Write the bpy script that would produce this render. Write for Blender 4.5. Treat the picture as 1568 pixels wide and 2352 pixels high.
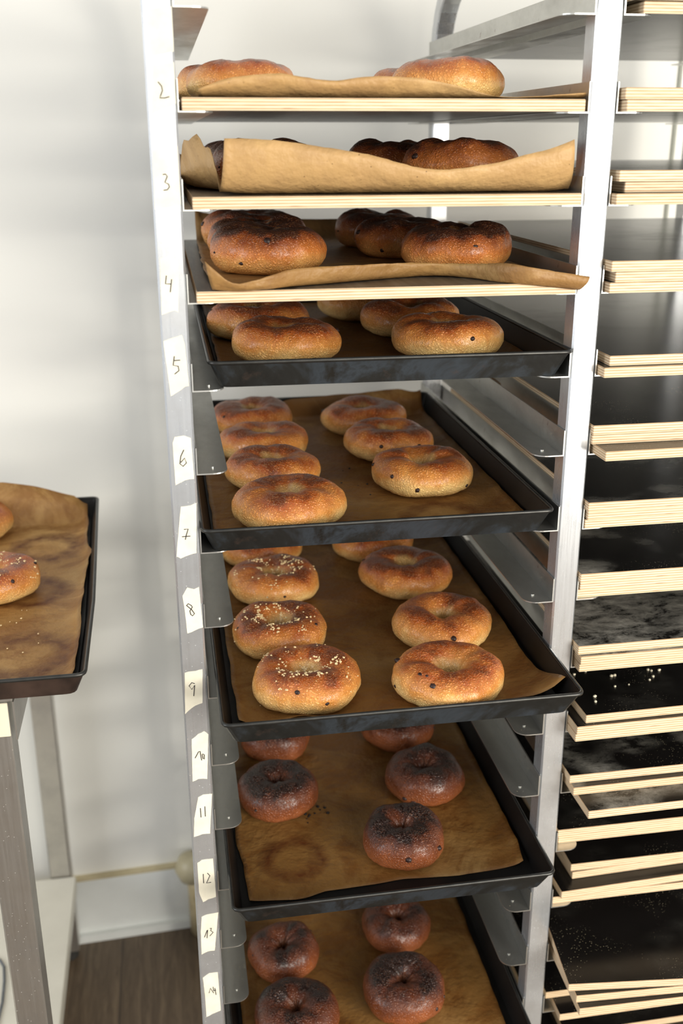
import bpy, math, random
import numpy as np
from mathutils import Vector, Matrix, noise

for o in list(bpy.data.objects):
    bpy.data.objects.remove(o)
scn = bpy.context.scene
COL = scn.collection

# ------------------------------------------------------------------ camera
cam_data = bpy.data.cameras.new('camera')
cam = bpy.data.objects.new('camera', cam_data)
COL.objects.link(cam)
right = Vector((0.98592672, -0.16716635, -0.0019805))
down = Vector((-0.05819338, -0.33206352, -0.94146022))
fwd = Vector((0.15672282, 0.92832603, -0.33711827))
m3 = Matrix((right, -down, -fwd)).transposed()
cam.matrix_world = Matrix.Translation((-0.0223, -1.0691, 1.5908)) @ m3.to_4x4()
cam_data.sensor_fit = 'HORIZONTAL'
cam_data.sensor_width = 24.0
cam_data.lens = 2371.9 / 1568 * 24.0
cam_data.clip_start = 0.05
cam_data.dof.use_dof = True
cam_data.dof.focus_distance = 1.2
cam_data.dof.aperture_fstop = 4.0
scn.camera = cam

# ------------------------------------------------------------------ world, lights, exposure
world = bpy.data.worlds.new('world')
scn.world = world
world.use_nodes = True
bg = world.node_tree.nodes['Background']
bg.inputs[0].default_value = (0.96, 0.975, 1.0, 1)
bg.inputs[1].default_value = 0.66

def area(name, loc, aim, sx, sy, power, col):
    d = bpy.data.lights.new(name, 'AREA')
    d.shape = 'RECTANGLE'; d.size = sx; d.size_y = sy; d.energy = power; d.color = col
    o = bpy.data.objects.new(name, d); COL.objects.link(o)
    o.location = loc
    o.rotation_euler = (Vector(aim) - Vector(loc)).to_track_quat('-Z', 'Y').to_euler()
    return o
area('window_daylight', (1.1, -2.6, 1.85), (0.3, 0.2, 1.1), 2.0, 1.1, 58, (1.0, 0.93, 0.81))
area('low_right_key', (1.95, -2.1, 1.15), (0.2, 0.1, 0.9), 1.1, 1.2, 70, (1.0, 0.945, 0.85))  # added area lamp for low light from front right; no actual door
area('left_wall_fill', (-2.6, -1.0, 1.8), (-0.3, 0.7, 1.0), 1.4, 1.4, 40, (0.95, 0.97, 1.0))  # added fill lamp that brightens the back wall at left; no actual window

vs = scn.view_settings
vs.view_transform = 'Standard'
vs.look = 'None'
vs.exposure = -0.06
vs.gamma = 1.0
vs.use_curve_mapping = False

# ------------------------------------------------------------------ helpers
def lin(r, g, b):
    f = lambda c: ((c / 255 + 0.055) / 1.055) ** 2.4 if c / 255 > 0.04045 else c / 255 / 12.92
    return (f(r), f(g), f(b), 1.0)

class NT:
    """Small node-tree builder."""
    def __init__(s, name):
        s.m = bpy.data.materials.new(name); s.m.use_nodes = True
        s.t = s.m.node_tree; s.n = s.t.nodes; s.l = s.t.links
        s.b = s.n['Principled BSDF']
        s.obj = s.n.new('ShaderNodeTexCoord').outputs['Object']
    def link(s, a, b): s.l.new(a, b)
    def _set(s, sock, v):
        if hasattr(v, 'links') or isinstance(v, bpy.types.NodeSocket): s.l.new(v, sock)
        elif v is not None: sock.default_value = v
    def mapping(s, scale=(1, 1, 1), loc=(0, 0, 0), src=None):
        n = s.n.new('ShaderNodeMapping'); s.l.new(src or s.obj, n.inputs[0])
        n.inputs['Scale'].default_value = scale; n.inputs['Location'].default_value = loc
        return n.outputs[0]
    def noise(s, scale, detail=3, rough=0.55, vec=None, dist=0.0, w=None):
        n = s.n.new('ShaderNodeTexNoise'); s.l.new(vec or s.obj, n.inputs['Vector'])
        if w is not None:
            n.noise_dimensions = '4D'; s._set(n.inputs['W'], w)
        n.inputs['Scale'].default_value = scale; n.inputs['Detail'].default_value = detail
        n.inputs['Roughness'].default_value = rough; n.inputs['Distortion'].default_value = dist
        return n.outputs['Fac']
    def voronoi(s, scale, vec=None, feature='F1', rnd=1.0):
        n = s.n.new('ShaderNodeTexVoronoi'); s.l.new(vec or s.obj, n.inputs['Vector'])
        n.feature = feature; n.inputs['Scale'].default_value = scale; n.inputs['Randomness'].default_value = rnd
        return n.outputs['Distance'], n.outputs['Color']
    def ramp(s, fac, stops, interp='LINEAR'):
        n = s.n.new('ShaderNodeValToRGB'); s._set(n.inputs[0], fac)
        n.color_ramp.interpolation = interp
        e = n.color_ramp.elements
        while len(e) < len(stops): e.new(0.5)
        for i, (p, c) in enumerate(stops):
            e[i].position = p
            e[i].color = c if isinstance(c, tuple) else (c, c, c, 1)
        return n.outputs[0]
    def math(s, op, a, b=None, c=None, clamp=False):
        n = s.n.new('ShaderNodeMath'); n.operation = op; n.use_clamp = clamp
        s._set(n.inputs[0], a)
        if b is not None: s._set(n.inputs[1], b)
        if c is not None: s._set(n.inputs[2], c)
        return n.outputs[0]
    def vmath(s, op, a, b=None):
        n = s.n.new('ShaderNodeVectorMath'); n.operation = op; s._set(n.inputs[0], a)
        if b is not None: s._set(n.inputs[1], b)
        return n.outputs['Value'] if op in ('LENGTH', 'DISTANCE') else n.outputs[0]
    def mix(s, fac, a, b, mode='MIX'):
        n = s.n.new('ShaderNodeMix'); n.data_type = 'RGBA'; n.blend_type = mode
        s._set(n.inputs['Factor'], fac); s._set(n.inputs['A'], a) if False else None
        s._set(n.inputs[6], a); s._set(n.inputs[7], b)
        return n.outputs[2]
    def sep(s, v=None):
        n = s.n.new('ShaderNodeSeparateXYZ'); s.l.new(v or s.obj, n.inputs[0]); return n.outputs
    def rand(s):
        return s.n.new('ShaderNodeObjectInfo').outputs['Random']
    def bump(s, h, strength=0.3, dist=0.001):
        n = s.n.new('ShaderNodeBump'); s._set(n.inputs['Height'], h)
        n.inputs['Strength'].default_value = strength; n.inputs['Distance'].default_value = dist
        s.l.new(n.outputs[0], s.b.inputs['Normal'])
    def out(s, col=None, rough=None, metal=None, spec=None, coat=None, coat_rough=None):
        B = s.b.inputs
        if col is not None: s._set(B['Base Color'], col)
        if rough is not None: s._set(B['Roughness'], rough)
        if metal is not None: s._set(B['Metallic'], metal)
        if spec is not None: s._set(B['Specular IOR Level'], spec)
        if coat is not None: s._set(B['Coat Weight'], coat)
        if coat_rough is not None: s._set(B['Coat Roughness'], coat_rough)
        return s.m

def mesh_obj(name, V, F, mats, parent=None, smooth=False, midx=None, loc=None):
    me = bpy.data.meshes.new(name)
    me.from_pydata([tuple(v) for v in V], [], F)
    for m in (mats if isinstance(mats, (list, tuple)) else [mats]): me.materials.append(m)
    if midx: me.polygons.foreach_set('material_index', midx)
    if smooth: me.polygons.foreach_set('use_smooth', [True] * len(me.polygons))
    me.update()
    o = bpy.data.objects.new(name, me); COL.objects.link(o)
    if parent: o.parent = parent
    if loc: o.location = loc
    return o

def tag(o, label=None, cat=None, group=None, kind=None):
    if label: o['label'] = label
    if cat: o['category'] = cat
    if group: o['group'] = group
    if kind: o['kind'] = kind
    return o

def empty(name, loc=(0, 0, 0), rotz=0):
    o = bpy.data.objects.new(name, None); COL.objects.link(o)
    o.location = loc; o.rotation_euler = (0, 0, rotz); o.empty_display_size = 0.02
    return o

class MB:
    """Collects simple solids into one mesh."""
    def __init__(s): s.V = []; s.F = []; s.M = []
    def add(s, V, F, mi=0):
        n = len(s.V); s.V += [tuple(v) for v in V]; s.F += [tuple(i + n for i in f) for f in F]; s.M += [mi] * len(F)
    def box(s, x0, x1, y0, y1, z0, z1, mi=0, bev=0.0, side_mi=None):
        b = min(bev, (x1 - x0) / 3, (y1 - y0) / 3, (z1 - z0) / 3)
        if b <= 0:
            V = [(x, y, z) for z in (z0, z1) for y in (y0, y1) for x in (x0, x1)]
            s.add(V, [(0, 2, 3, 1), (4, 5, 7, 6), (0, 1, 5, 4), (2, 6, 7, 3), (0, 4, 6, 2), (1, 3, 7, 5)], mi)
            return
        # bevelled box: octagonal outline around z, chamfered top and bottom
        def ring(e, z):
            X0, X1, Y0, Y1 = x0 + e, x1 - e, y0 + e, y1 - e
            return [(X0 + b, Y0, z), (X1 - b, Y0, z), (X1, Y0 + b, z), (X1, Y1 - b, z), (X1 - b, Y1, z), (X0 + b, Y1, z), (X0, Y1 - b, z), (X0, Y0 + b, z)]
        R = ring(b, z0) + ring(0, z0 + b) + ring(0, z1 - b) + ring(b, z1)
        F = []; 
        for k in range(3):
            for i in range(8):
                j = (i + 1) % 8
                F.append((k * 8 + i, k * 8 + j, (k + 1) * 8 + j, (k + 1) * 8 + i))
        F.append(tuple(range(7, -1, -1))); F.append(tuple(range(24, 32)))
        n = len(s.M); s.add(R, F, mi)
        if side_mi is not None:
            for q in range(n, n + 24): s.M[q] = side_mi
    def tube(s, pts, r, seg=8, closed=False, mi=0, cap=True):
        pts = [Vector(p) for p in pts]; n = len(pts); V = []; F = []
        up = None
        for i, p in enumerate(pts):
            a = pts[(i - 1) % n] if (closed or i > 0) else p
            c = pts[(i + 1) % n] if (closed or i < n - 1) else p
            t = (c - a).normalized()
            if up is None:
                up = Vector((0, 0, 1)) if abs(t.z) < 0.9 else Vector((1, 0, 0))
            u = (up - t * up.dot(t)).normalized(); up = u
            w = t.cross(u)
            rr = r[i] if isinstance(r, (list, tuple)) else r
            for k in range(seg):
                q = 2 * math.pi * k / seg
                V.append(p + u * rr * math.cos(q) + w * rr * math.sin(q))
        for i in range(n if closed else n - 1):
            j = (i + 1) % n
            for k in range(seg):
                l = (k + 1) % seg
                F.append((i * seg + k, i * seg + l, j * seg + l, j * seg + k))
        if cap and not closed:
            F.append(tuple(range(seg - 1, -1, -1))); F.append(tuple((n - 1) * seg + k for k in range(seg)))
        s.add(V, F, mi)
    def sweep(s, path, prof, mi=0):
        """sweep a closed profile (list of (a, b)) along path of (point, axis_a, axis_b)"""
        V = []; F = []; m = len(prof)
        for p, A, B in path:
            for a, b in prof: V.append(Vector(p) + Vector(A) * a + Vector(B) * b)
        for i in range(len(path) - 1):
            for k in range(m):
                l = (k + 1) % m
                F.append((i * m + k, i * m + l, (i + 1) * m + l, (i + 1) * m + k))
        F.append(tuple(range(m - 1, -1, -1))); F.append(tuple((len(path) - 1) * m + k for k in range(m)))
        s.add(V, F, mi)
    def cyl(s, c, axis, r, h, seg=24, mi=0):
        c = Vector(c); a = Vector(axis).normalized()
        s.tube([c - a * h / 2, c + a * h / 2], r, seg, mi=mi)
    def build(s, name, mats, parent=None, smooth=False, loc=None):
        return mesh_obj(name, s.V, s.F, mats, parent, smooth, s.M, loc)

def fbm(v, k=3):
    a = 0; amp = 1; v = Vector(v)
    for i in range(k):
        a += amp * noise.noise(v); v = v * 2.03; amp *= 0.5
    return a

# ------------------------------------------------------------------ materials
def m_wall():
    n = NT('painted_wall')
    c = n.ramp(n.noise(1.6, 3), [(0.3, lin(238, 238, 231)), (0.7, lin(244, 243, 236))])
    n.bump(n.noise(60, 3), 0.06, 0.002)
    return n.out(c, 0.6)
def m_paint(name, rgb, rough=0.5, var=8, scale=30):
    n = NT(name)
    a = tuple(max(0, v - var) for v in rgb); b = tuple(min(255, v + var // 2) for v in rgb)
    return n.out(n.ramp(n.noise(scale, 4), [(0.3, lin(*a)), (0.7, lin(*b))]), rough)
def m_floor():
    n = NT('wood_laminate_floor')
    g = n.noise(9, 6, 0.62, n.mapping((9, 0.9, 1)), 0.8)
    f = n.noise(40, 4, 0.6, n.mapping((6, 0.6, 1)))
    c = n.ramp(g, [(0.25, lin(66, 54, 42)), (0.5, lin(100, 84, 66)), (0.75, lin(132, 114, 92))])
    c = n.mix(n.math('MULTIPLY', f, 0.5), c, lin(78, 64, 50))
    br = n.n.new('ShaderNodeTexBrick'); n.link(n.mapping((1, 1, 1), src=n.obj), br.inputs[0])
    x = n.sep()[0]
    saw = n.math('FRACT', n.math('DIVIDE', x, 0.19))
    seam = n.math('LESS_THAN', saw, 0.012)
    c = n.mix(seam, c, lin(40, 32, 26))
    return n.out(c, 0.42)
def m_steel(name='brushed_steel', tint=(0.65, 0.67, 0.69, 1), rough=(0.22, 0.36), streak=(60, 60, 2), metal=0.74):
    n = NT(name)
    g = n.noise(6, 4, 0.6, n.mapping(streak))
    sm = n.noise(22, 5, 0.6)
    c = n.mix(n.math('MULTIPLY', n.ramp(sm, [(0.45, 0.0), (0.8, 1.0)]), 0.45), tint, (0.36, 0.35, 0.33, 1))
    d, _ = n.voronoi(170)
    sp = n.math('LESS_THAN', d, 0.10)
    c = n.mix(n.math('MULTIPLY', sp, n.ramp(n.noise(9, 2), [(0.5, 0.0), (0.62, 0.8)])), c, (0.6, 0.56, 0.5, 1))
    r = n.ramp(n.math('ADD', n.math('MULTIPLY', g, 0.5), n.math('MULTIPLY', sm, 0.5)), [(0.3, rough[0]), (0.7, rough[1])])
    return n.out(c, r, n.math('SUBTRACT', metal, n.math('MULTIPLY', sp, 0.4)))
def m_rail():
    n = NT('dusty_rail_steel')
    dust = n.ramp(n.noise(14, 6, 0.7, n.mapping((1, 0.5, 1))), [(0.42, 0.0), (0.75, 1.0)])
    sp, _ = n.voronoi(260); sp = n.math('LESS_THAN', sp, 0.13)
    msk = n.math('MULTIPLY', sp, n.ramp(n.noise(18, 3), [(0.48, 0.0), (0.56, 1.0)]))
    c = n.mix(n.math('MULTIPLY', dust, 0.5), (0.62, 0.62, 0.59, 1), (0.36, 0.36, 0.33, 1))
    rust = n.ramp(n.noise(30, 4), [(0.70, 0.0), (0.76, 1.0)])
    c = n.mix(n.math('MULTIPLY', rust, 0.6), c, lin(92, 46, 24))
    c = n.mix(msk, c, lin(205, 195, 165))
    r = n.ramp(dust, [(0.0, 0.32), (1.0, 0.55)])
    return n.out(c, r, n.math('SUBTRACT', 0.95, n.math('MULTIPLY', msk, 0.9), clamp=True))
def m_tray():
    n = NT('blue_steel_pan')
    a = n.noise(13, 5, 0.65, dist=0.6)
    c = n.ramp(a, [(0.32, lin(25, 25, 23)), (0.48, lin(40, 41, 40)), (0.60, lin(60, 67, 74)), (0.70, lin(38, 37, 34))])
    rs = n.ramp(n.noise(45, 5, 0.7), [(0.6, 0.0), (0.75, 1.0)])
    c = n.mix(n.math('MULTIPLY', rs, 0.4), c, lin(84, 66, 56))
    n.bump(n.noise(90, 3), 0.08, 0.0006)
    return n.out(c, n.ramp(a, [(0.3, 0.5), (0.7, 0.32)]), 0.4, 0.5)
def m_tray_in():
    n = NT('baked_black_pan_lining')
    c = n.ramp(n.noise(20, 4), [(0.35, lin(13, 12, 11)), (0.7, lin(27, 25, 23))])
    return n.out(c, 0.5, 0.1, 0.35)
def m_tape():
    n = NT('cream_masking_tape')
    c = n.ramp(n.noise(50, 3), [(0.3, lin(226, 219, 197)), (0.7, lin(240, 234, 213))])
    n.bump(n.noise(400, 2, vec=n.mapping((1, 1, 3))), 0.15, 0.0003)
    return n.out(c, 0.7)
def m_ply():
    n = NT('plywood_edge')
    x, y, z = n.sep()
    zz = n.math('ADD', z, n.math('MULTIPLY', n.noise(3, 2), 0.0008))
    s = n.math('SINE', n.math('MULTIPLY', zz, 2 * math.pi / 0.0030))
    g = n.noise(25, 5, 0.65, n.mapping((1.0, 1.0, 30)))
    f = n.math('ADD', n.math('MULTIPLY', s, 0.30), n.math('MULTIPLY', g, 0.9))
    c = n.ramp(f, [(0.10, lin(178, 140, 104)), (0.42, lin(222, 196, 158)), (0.8, lin(238, 220, 190))])
    k = n.ramp(n.noise(16, 3, vec=n.mapping((1, 1, 8))), [(0.70, 0.0), (0.76, 1.0)])
    c = n.mix(n.math('MULTIPLY', k, 0.5), c, lin(150, 100, 62))
    t = n.math('ADD', n.math('MULTIPLY', n.rand(), 0.25), -0.05, clamp=True)
    c = n.mix(t, c, lin(196, 164, 116))
    return n.out(c, 0.62)
def m_film(name, amt):
    n = NT(name)
    r = n.rand()
    w = n.math('MULTIPLY', r, 40.0)
    c = n.ramp(n.noise(9, 4, w=w), [(0.3, lin(15, 14, 13)), (0.7, lin(27, 24, 22))])
    big = n.ramp(n.noise(8, 2, w=w), [(0.50 if amt < .7 else .3, 0.0), (0.62 if amt < .7 else .5, 1.0)])
    smear = n.ramp(n.noise(26, 9, 0.78, n.mapping((0.8, 1.4, 1)), 0.35, w=w), [(0.40, 0.0), (0.68, 1.0)])
    fl = n.math('MULTIPLY', n.math('MULTIPLY', big, smear), amt)
    c = n.mix(fl, c, lin(205, 200, 186))
    sp, _ = n.voronoi(330); sp = n.math('LESS_THAN', sp, 0.12)
    msk = n.math('MULTIPLY', sp, n.ramp(n.noise(11, 3, w=w), [(0.52, 0.0), (0.62, 1.0)]))
    c = n.mix(n.math('MULTIPLY', msk, 0.8), c, lin(215, 200, 168))
    rg = n.math('ADD', 0.24, n.math('MULTIPLY', fl, 0.6))
    n.bump(n.noise(240, 2), 0.05, 0.0004)
    return n.out(c, rg, 0.0, 0.36)
def m_board_top():
    n = NT('worn_board_face')
    g = n.noise(12, 6, 0.65, n.mapping((9, 0.8, 1)))
    c = n.ramp(g, [(0.3, lin(66, 62, 56)), (0.7, lin(116, 110, 100))])
    return n.out(c, 0.34, 0.0, 0.6)
def m_paper(name, rings=(), dark=0.0, specks=0.4, lite=0.0):
    n = NT(name)
    base = n.ramp(n.noise(6, 4, 0.6, dist=0.5), [(0.3, lin(150, 106, 54)), (0.5, lin(176, 132, 74)), (0.7, lin(204, 164, 104))])
    st = n.ramp(n.noise(9, 6, 0.66, dist=1.2), [(0.46, 0.0), (0.56, 1.0)])
    c = n.mix(n.math('MULTIPLY', st, 0.5 + dark * 0.3), base, lin(124, 72, 26))
    if dark: c = n.mix(dark, c, lin(104, 68, 24))
    if lite: c = n.mix(lite, c, lin(226, 190, 134))
    for (rx, ry, rr) in rings:
        wob = n.math('MULTIPLY', n.noise(28, 3), 0.03)
        v = n.vmath('SUBTRACT', n.obj, (rx, ry, 0.0)); v = n.vmath('MULTIPLY', v, (1.0, 1.0, 0.0))
        d = n.math('ADD', n.vmath('LENGTH', v), n.math('SUBTRACT', wob, 0.015))
        ring = n.math('SUBTRACT', 1.0, n.math('DIVIDE', n.math('ABSOLUTE', n.math('SUBTRACT', d, rr)), rr * 0.42), clamp=True)
        ring = n.math('MULTIPLY', n.math('POWER', ring, 0.7), n.ramp(n.noise(70, 4), [(0.3, 0.45), (0.65, 1.0)]))
        c = n.mix(n.math('MULTIPLY', ring, 0.95), c, lin(92, 44, 16))
    sp, _ = n.voronoi(120); sp = n.math('LESS_THAN', sp, 0.09)
    msk = n.math('MULTIPLY', sp, n.ramp(n.noise(8, 3), [(0.55, 0.0), (0.60, 1.0)]))
    c = n.mix(n.math('MULTIPLY', msk, specks), c, lin(60, 34, 18))
    n.bump(n.math('ADD', n.noise(26, 4, 0.6), n.math('MULTIPLY', n.noise(160, 2), 0.12)), 0.7, 0.007)
    n.out(c, 0.5, 0.0, 0.4)
    tr = n.n.new('ShaderNodeBsdfTranslucent'); n.link(c, tr.inputs[0])
    ms = n.n.new('ShaderNodeMixShader'); ms.inputs[0].default_value = 0.16
    n.link(n.b.outputs[0], ms.inputs[1]); n.link(tr.outputs[0], ms.inputs[2])
    n.link(ms.outputs[0], n.n['Material Output'].inputs[0])
    return n.m
def m_crust(name, lo, mid, hi, burnt, hole, rough=0.36, blis=0.8, h=0.044, hole_r=0.017, blc=lin(238, 186, 112), coat=0.12):
    n = NT(name)
    x, y, z = n.sep()
    r = n.rand(); w = n.math('MULTIPLY', r, 30.0)
    big = n.noise(26, 4, 0.6, w=w, dist=0.3)
    t = n.math('ADD', n.math('DIVIDE', z, h), n.math('MULTIPLY', n.math('SUBTRACT', big, 0.5), 1.05))
    t = n.math('ADD', t, n.math('MULTIPLY', n.math('SUBTRACT', r, 0.5), 0.14))
    c = n.ramp(t, [(0.20, lo), (0.55, mid), (0.90, hi), (1.0, burnt)])
    rad = n.vmath('LENGTH', n.vmath('MULTIPLY', n.obj, (1.0, 1.0, 0.0)))
    hm = n.ramp(n.math('ADD', rad, n.math('MULTIPLY', n.math('SUBTRACT', n.noise(60, 3), 0.5), 0.012)), [(hole_r * 0.72, 1.0), (hole_r * 1.12, 0.0)])
    c = n.mix(n.math('MULTIPLY', hm, 0.85), c, hole)
    wv = n.n.new('ShaderNodeVectorMath'); wv.operation = 'ADD'
    nz = n.n.new('ShaderNodeTexNoise'); nz.inputs['Scale'].default_value = 160; n.link(n.obj, nz.inputs['Vector'])
    n.link(n.obj, wv.inputs[0]); n.link(n.vmath('MULTIPLY', nz.outputs['Color'], (.0022, .0022, .0022)), wv.inputs[1])
    d1, _ = n.voronoi(300, wv.outputs[0]); d2, _ = n.voronoi(620, wv.outputs[0])
    b1 = n.ramp(d1, [(0.18, 1.0), (0.46, 0.0)]); b2 = n.ramp(d2, [(0.20, 1.0), (0.46, 0.0)])
    area_m = n.ramp(n.noise(38, 3, w=w), [(0.38, 0.15), (0.58, 1.0)])
    bl = n.math('MULTIPLY', n.math('MAXIMUM', n.math('MULTIPLY', b1, area_m), n.math('MULTIPLY', b2, 0.55)), blis)
    bright = n.vmath('MULTIPLY', c, (1.75, 1.8, 1.9))
    c = n.mix(bl, c, n.mix(0.28, bright, blc))
    n.bump(n.math('ADD', n.math('MULTIPLY', n.math('MAXIMUM', b1, b2), 0.55), n.math('MULTIPLY', n.noise(140, 4), 0.6)), 0.85, 0.0014)
    rg = n.ramp(n.noise(60, 3, w=w), [(0.3, rough - 0.08), (0.7, rough + 0.12)])
    n.out(c, rg, 0.0, 0.6, coat, 0.25)
    n.b.inputs['Subsurface Weight'].default_value = 0.04
    n.b.inputs['Subsurface Radius'].default_value = (0.006, 0.003, 0.001)
    return n.m
def m_plain(name, rgb, rough=0.5, metal=0.0, spec=0.5, var=0.12, scale=60):
    n = NT(name)
    a = lin(*[v * (1 - var) for v in rgb]); b = lin(*[min(255, v * (1 + var)) for v in rgb])
    return n.out(n.ramp(n.noise(scale, 3), [(0.3, a), (0.7, b)]), rough, metal, spec)

WALL = m_wall()
STEEL = m_steel(); TSTEEL = m_steel('table_steel', (0.60, 0.58, 0.54, 1), (0.3, 0.45), metal=0.93); RAIL = m_rail()
PAN = m_tray(); PANB = m_plain('brown_pan_steel', (58, 46, 40), 0.42, 0.3, scale=25, var=.35); PANIN = m_tray_in(); RIM = m_plain('worn_steel_rim', (62, 62, 60), 0.34, 0.7)
TAPE = m_tape(); INK = m_plain('pencil_ink', (44, 40, 46), 0.6)
PLY = m_ply(); FILM = m_film('black_film_board_face', .06); FILMM = m_film('floury_board_face', .6); FILMH = m_film('very_floury_board_face', .75); WORN = m_board_top()
RUBBER = m_plain('grey_rubber', (48, 47, 45), 0.6)
GOLD = m_crust('golden_bagel_crust', lin(244, 204, 132), lin(216, 144, 68), lin(160, 78, 28), lin(112, 52, 22), lin(206, 170, 108))
DEEP = m_crust('well_browned_bagel_crust', lin(232, 172, 98), lin(200, 118, 52), lin(124, 58, 24), lin(66, 33, 20), lin(170, 116, 60), blc=lin(216, 146, 80))
RYE = m_crust('dark_glazed_bagel_crust', lin(160, 92, 52), lin(122, 64, 32), lin(72, 34, 20), lin(32, 17, 13), lin(92, 52, 30), 0.34, 0.6, 0.050, 0.010, lin(184, 112, 62), coat=0.04)
RAISIN = m_plain('raisin', (46, 27, 22), 0.5)
SALT = m_plain('pale_salt_crumb', (234, 204, 156), 0.6, scale=300)

# ------------------------------------------------------------------ the setting
def wall_y(x): return 0.778 + 0.045 * x
def slab(name, pts, thick, mat):
    """wall slab from two plan points"""
    (x0, y0), (x1, y1), z0, z1 = pts
    d = Vector((x1 - x0, y1 - y0, 0)).normalized(); nrm = Vector((-d.y, d.x, 0)) * thick
    V = []
    for z in (z0, z1):
        V += [(x0, y0, z), (x1, y1, z), (x1 + nrm.x, y1 + nrm.y, z), (x0 + nrm.x, y0 + nrm.y, z)]
    F = [(0, 3, 2, 1), (4, 5, 6, 7), (0, 1, 5, 4), (1, 2, 6, 5), (2, 3, 7, 6), (3, 0, 4, 7)]
    return tag(mesh_obj(name, V, F, mat), kind='structure')
slab('wall_back', ((-3, wall_y(-3)), (3.2, wall_y(3.2)), 0, 2.9), 0.12, WALL)
f = MB(); f.box(-3, 3.2, -4, 0.62, -0.06, 0)
f.V = [(x, (wall_y(x) + 0.0 if y > 0 else y), z) for x, y, z in f.V]
tag(f.build('floor', m_floor()), kind='structure')
BASE = m_paint('baseboard_paint', (232, 235, 232), 0.45, 8, 8)
slab('baseboard_back', ((-3, wall_y(-3) - 0.012), (3.2, wall_y(3.2) - 0.012), 0.0, 0.148), 0.0118, BASE)
slab('trim_1', ((-3, wall_y(-3) - 0.024), (3.2, wall_y(3.2) - 0.024), 0.0, 0.018), 0.0118, BASE)
CAULK = m_paint('yellowed_caulk', (205, 192, 156), 0.7, 26, 14)
slab('trim_2', ((-3, wall_y(-3) - 0.0125), (3.2, wall_y(3.2) - 0.0125), 0.1485, 0.156), 0.0124, CAULK)
# thin panel joint on the wall behind the right-hand column
slab('trim_3', ((0.913, wall_y(0.913) - 0.004), (0.919, wall_y(0.919) - 0.004), 0.156, 2.9), 0.0039, m_paint('joint_strip', (150, 152, 140), 0.6, 6))

# ------------------------------------------------------------------ wall pipe
t = MB()
py = 0.748
t.tube([(-0.012, py, 0.0), (-0.014, py, 0.06), (-0.018, py, 0.10), (-0.022, py, 0.150)], [0.034, 0.032, 0.028, 0.026], 24)
pipe = t.build('wall_pipe', m_paint('stained_beige_pipe', (206, 190, 150), 0.5, 34, 18), smooth=True)
tag(pipe, 'stained beige pipe stub with round collar at the baseboard behind the numbered post', 'pipe')
t = MB()
for k in range(9):
    a = -math.pi / 2 + math.pi * k / 8
t.tube([(-0.036, py - 0.002, 0.128), (-0.036, py - 0.002, 0.136), (-0.036, py - 0.002, 0.160), (-0.036, py - 0.002, 0.184), (-0.036, py - 0.002, 0.192)], [0.012, 0.026, 0.035, 0.026, 0.012], 28)
t.build('collar', m_paint('cloudy_collar', (188, 178, 146), 0.4, 24, 20), pipe, smooth=True)

# ------------------------------------------------------------------ the bakery rack
PI_ = 0.0909946           # pitch between rack levels
W = 0.415; PW = 0.0284    # clear column width, post width
TOP = 1.8
def zk(k): return TOP - k * PI_
rack = tag(empty('bakery_rack', (0, 0, 0)), 'tall stainless steel double bakery rack with numbered front post', 'bakery rack')
def side_frame(xc):
    """front post, top bend and rear post of one side, square tube in an inverted U"""
    h = PW / 2; D = 0.668
    zb = 1.715; r = 0.10
    pr = [(-h + .002, -h), (h - .002, -h), (h, -h + .002), (h, h - .002), (h - .002, h), (-h + .002, h), (-h, h - .002), (-h, -h + .002)]
    y0 = h; y1 = D - h
    path = [((xc, y0, 0.12), (1, 0, 0), (0, 1, 0)), ((xc, y0, zb), (1, 0, 0), (0, 1, 0))]
    for i in range(1, 9):
        a = math.pi / 2 * i / 8
        path.append(((xc, y0 + r - r * math.cos(a), zb + r * math.sin(a)), (1, 0, 0), (0, math.cos(a), -math.sin(a))))
    mid = [q for q in path]
    ym = (y0 + y1) / 2
    path.append(((xc, ym, zb + r), (1, 0, 0), (0, 0, -1)))
    f = MB(); f.sweep(path, pr)
    a = f.build('front_post', STEEL, rack)
    back = [((p[0], 2 * ym - p[1], p[2]), A, (0, -B[1], B[2])) for p, A, B in [(Vector(q[0]), q[1], q[2]) for q in path]]
    g = MB(); g.sweep(back, pr)
    g.build('rear_post', STEEL, rack)
    return a
xs = [-PW / 2, W + PW / 2, 2 * W + PW * 1.5]
for x in xs: side_frame(x)
def rail_mesh(sgn):
    """angle rail, corner at x=0 z=0, leg pointing to sgn*x, tip corner rounded; local y from 0 to .668"""
    th = 0.0014; leg = 0.034; up = 0.030; L = 0.668
    def face(outline, axis):
        pass
    m = MB()
    rc = 0.016
    pl = [(0.0, 0.0)]
    arc = [(leg - rc + rc * math.sin(a), 0.0 + rc - rc * math.cos(a)) for a in [math.pi / 2 * i / 6 for i in range(7)]]
    pl += arc + [(leg, L), (0.0, L)]
    n = len(pl)
    V = [(sgn * x, y, 0) for x, y in pl] + [(sgn * x, y, th) for x, y in pl]
    F = [tuple(range(n)) if sgn < 0 else tuple(range(n - 1, -1, -1)), tuple(range(n, 2 * n)) if sgn > 0 else tuple(range(2 * n - 1, n - 1, -1))]
    for i in range(n):
        j = (i + 1) % n
        F.append((i, j, j + n, i + n) if sgn > 0 else (j, i, i + n, j + n))
    m.add(V, F)
    x0, x1 = (0, th) if sgn > 0 else (-th, 0)
    m.box(x0, x1, 0.0, L, th, up)
    # rivet on the leg near the front
    m.cyl((sgn * 0.018, 0.022, th + 0.0006), (0, 0, 1), 0.0022, 0.0012, 12)
    return m
protos = {}
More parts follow.
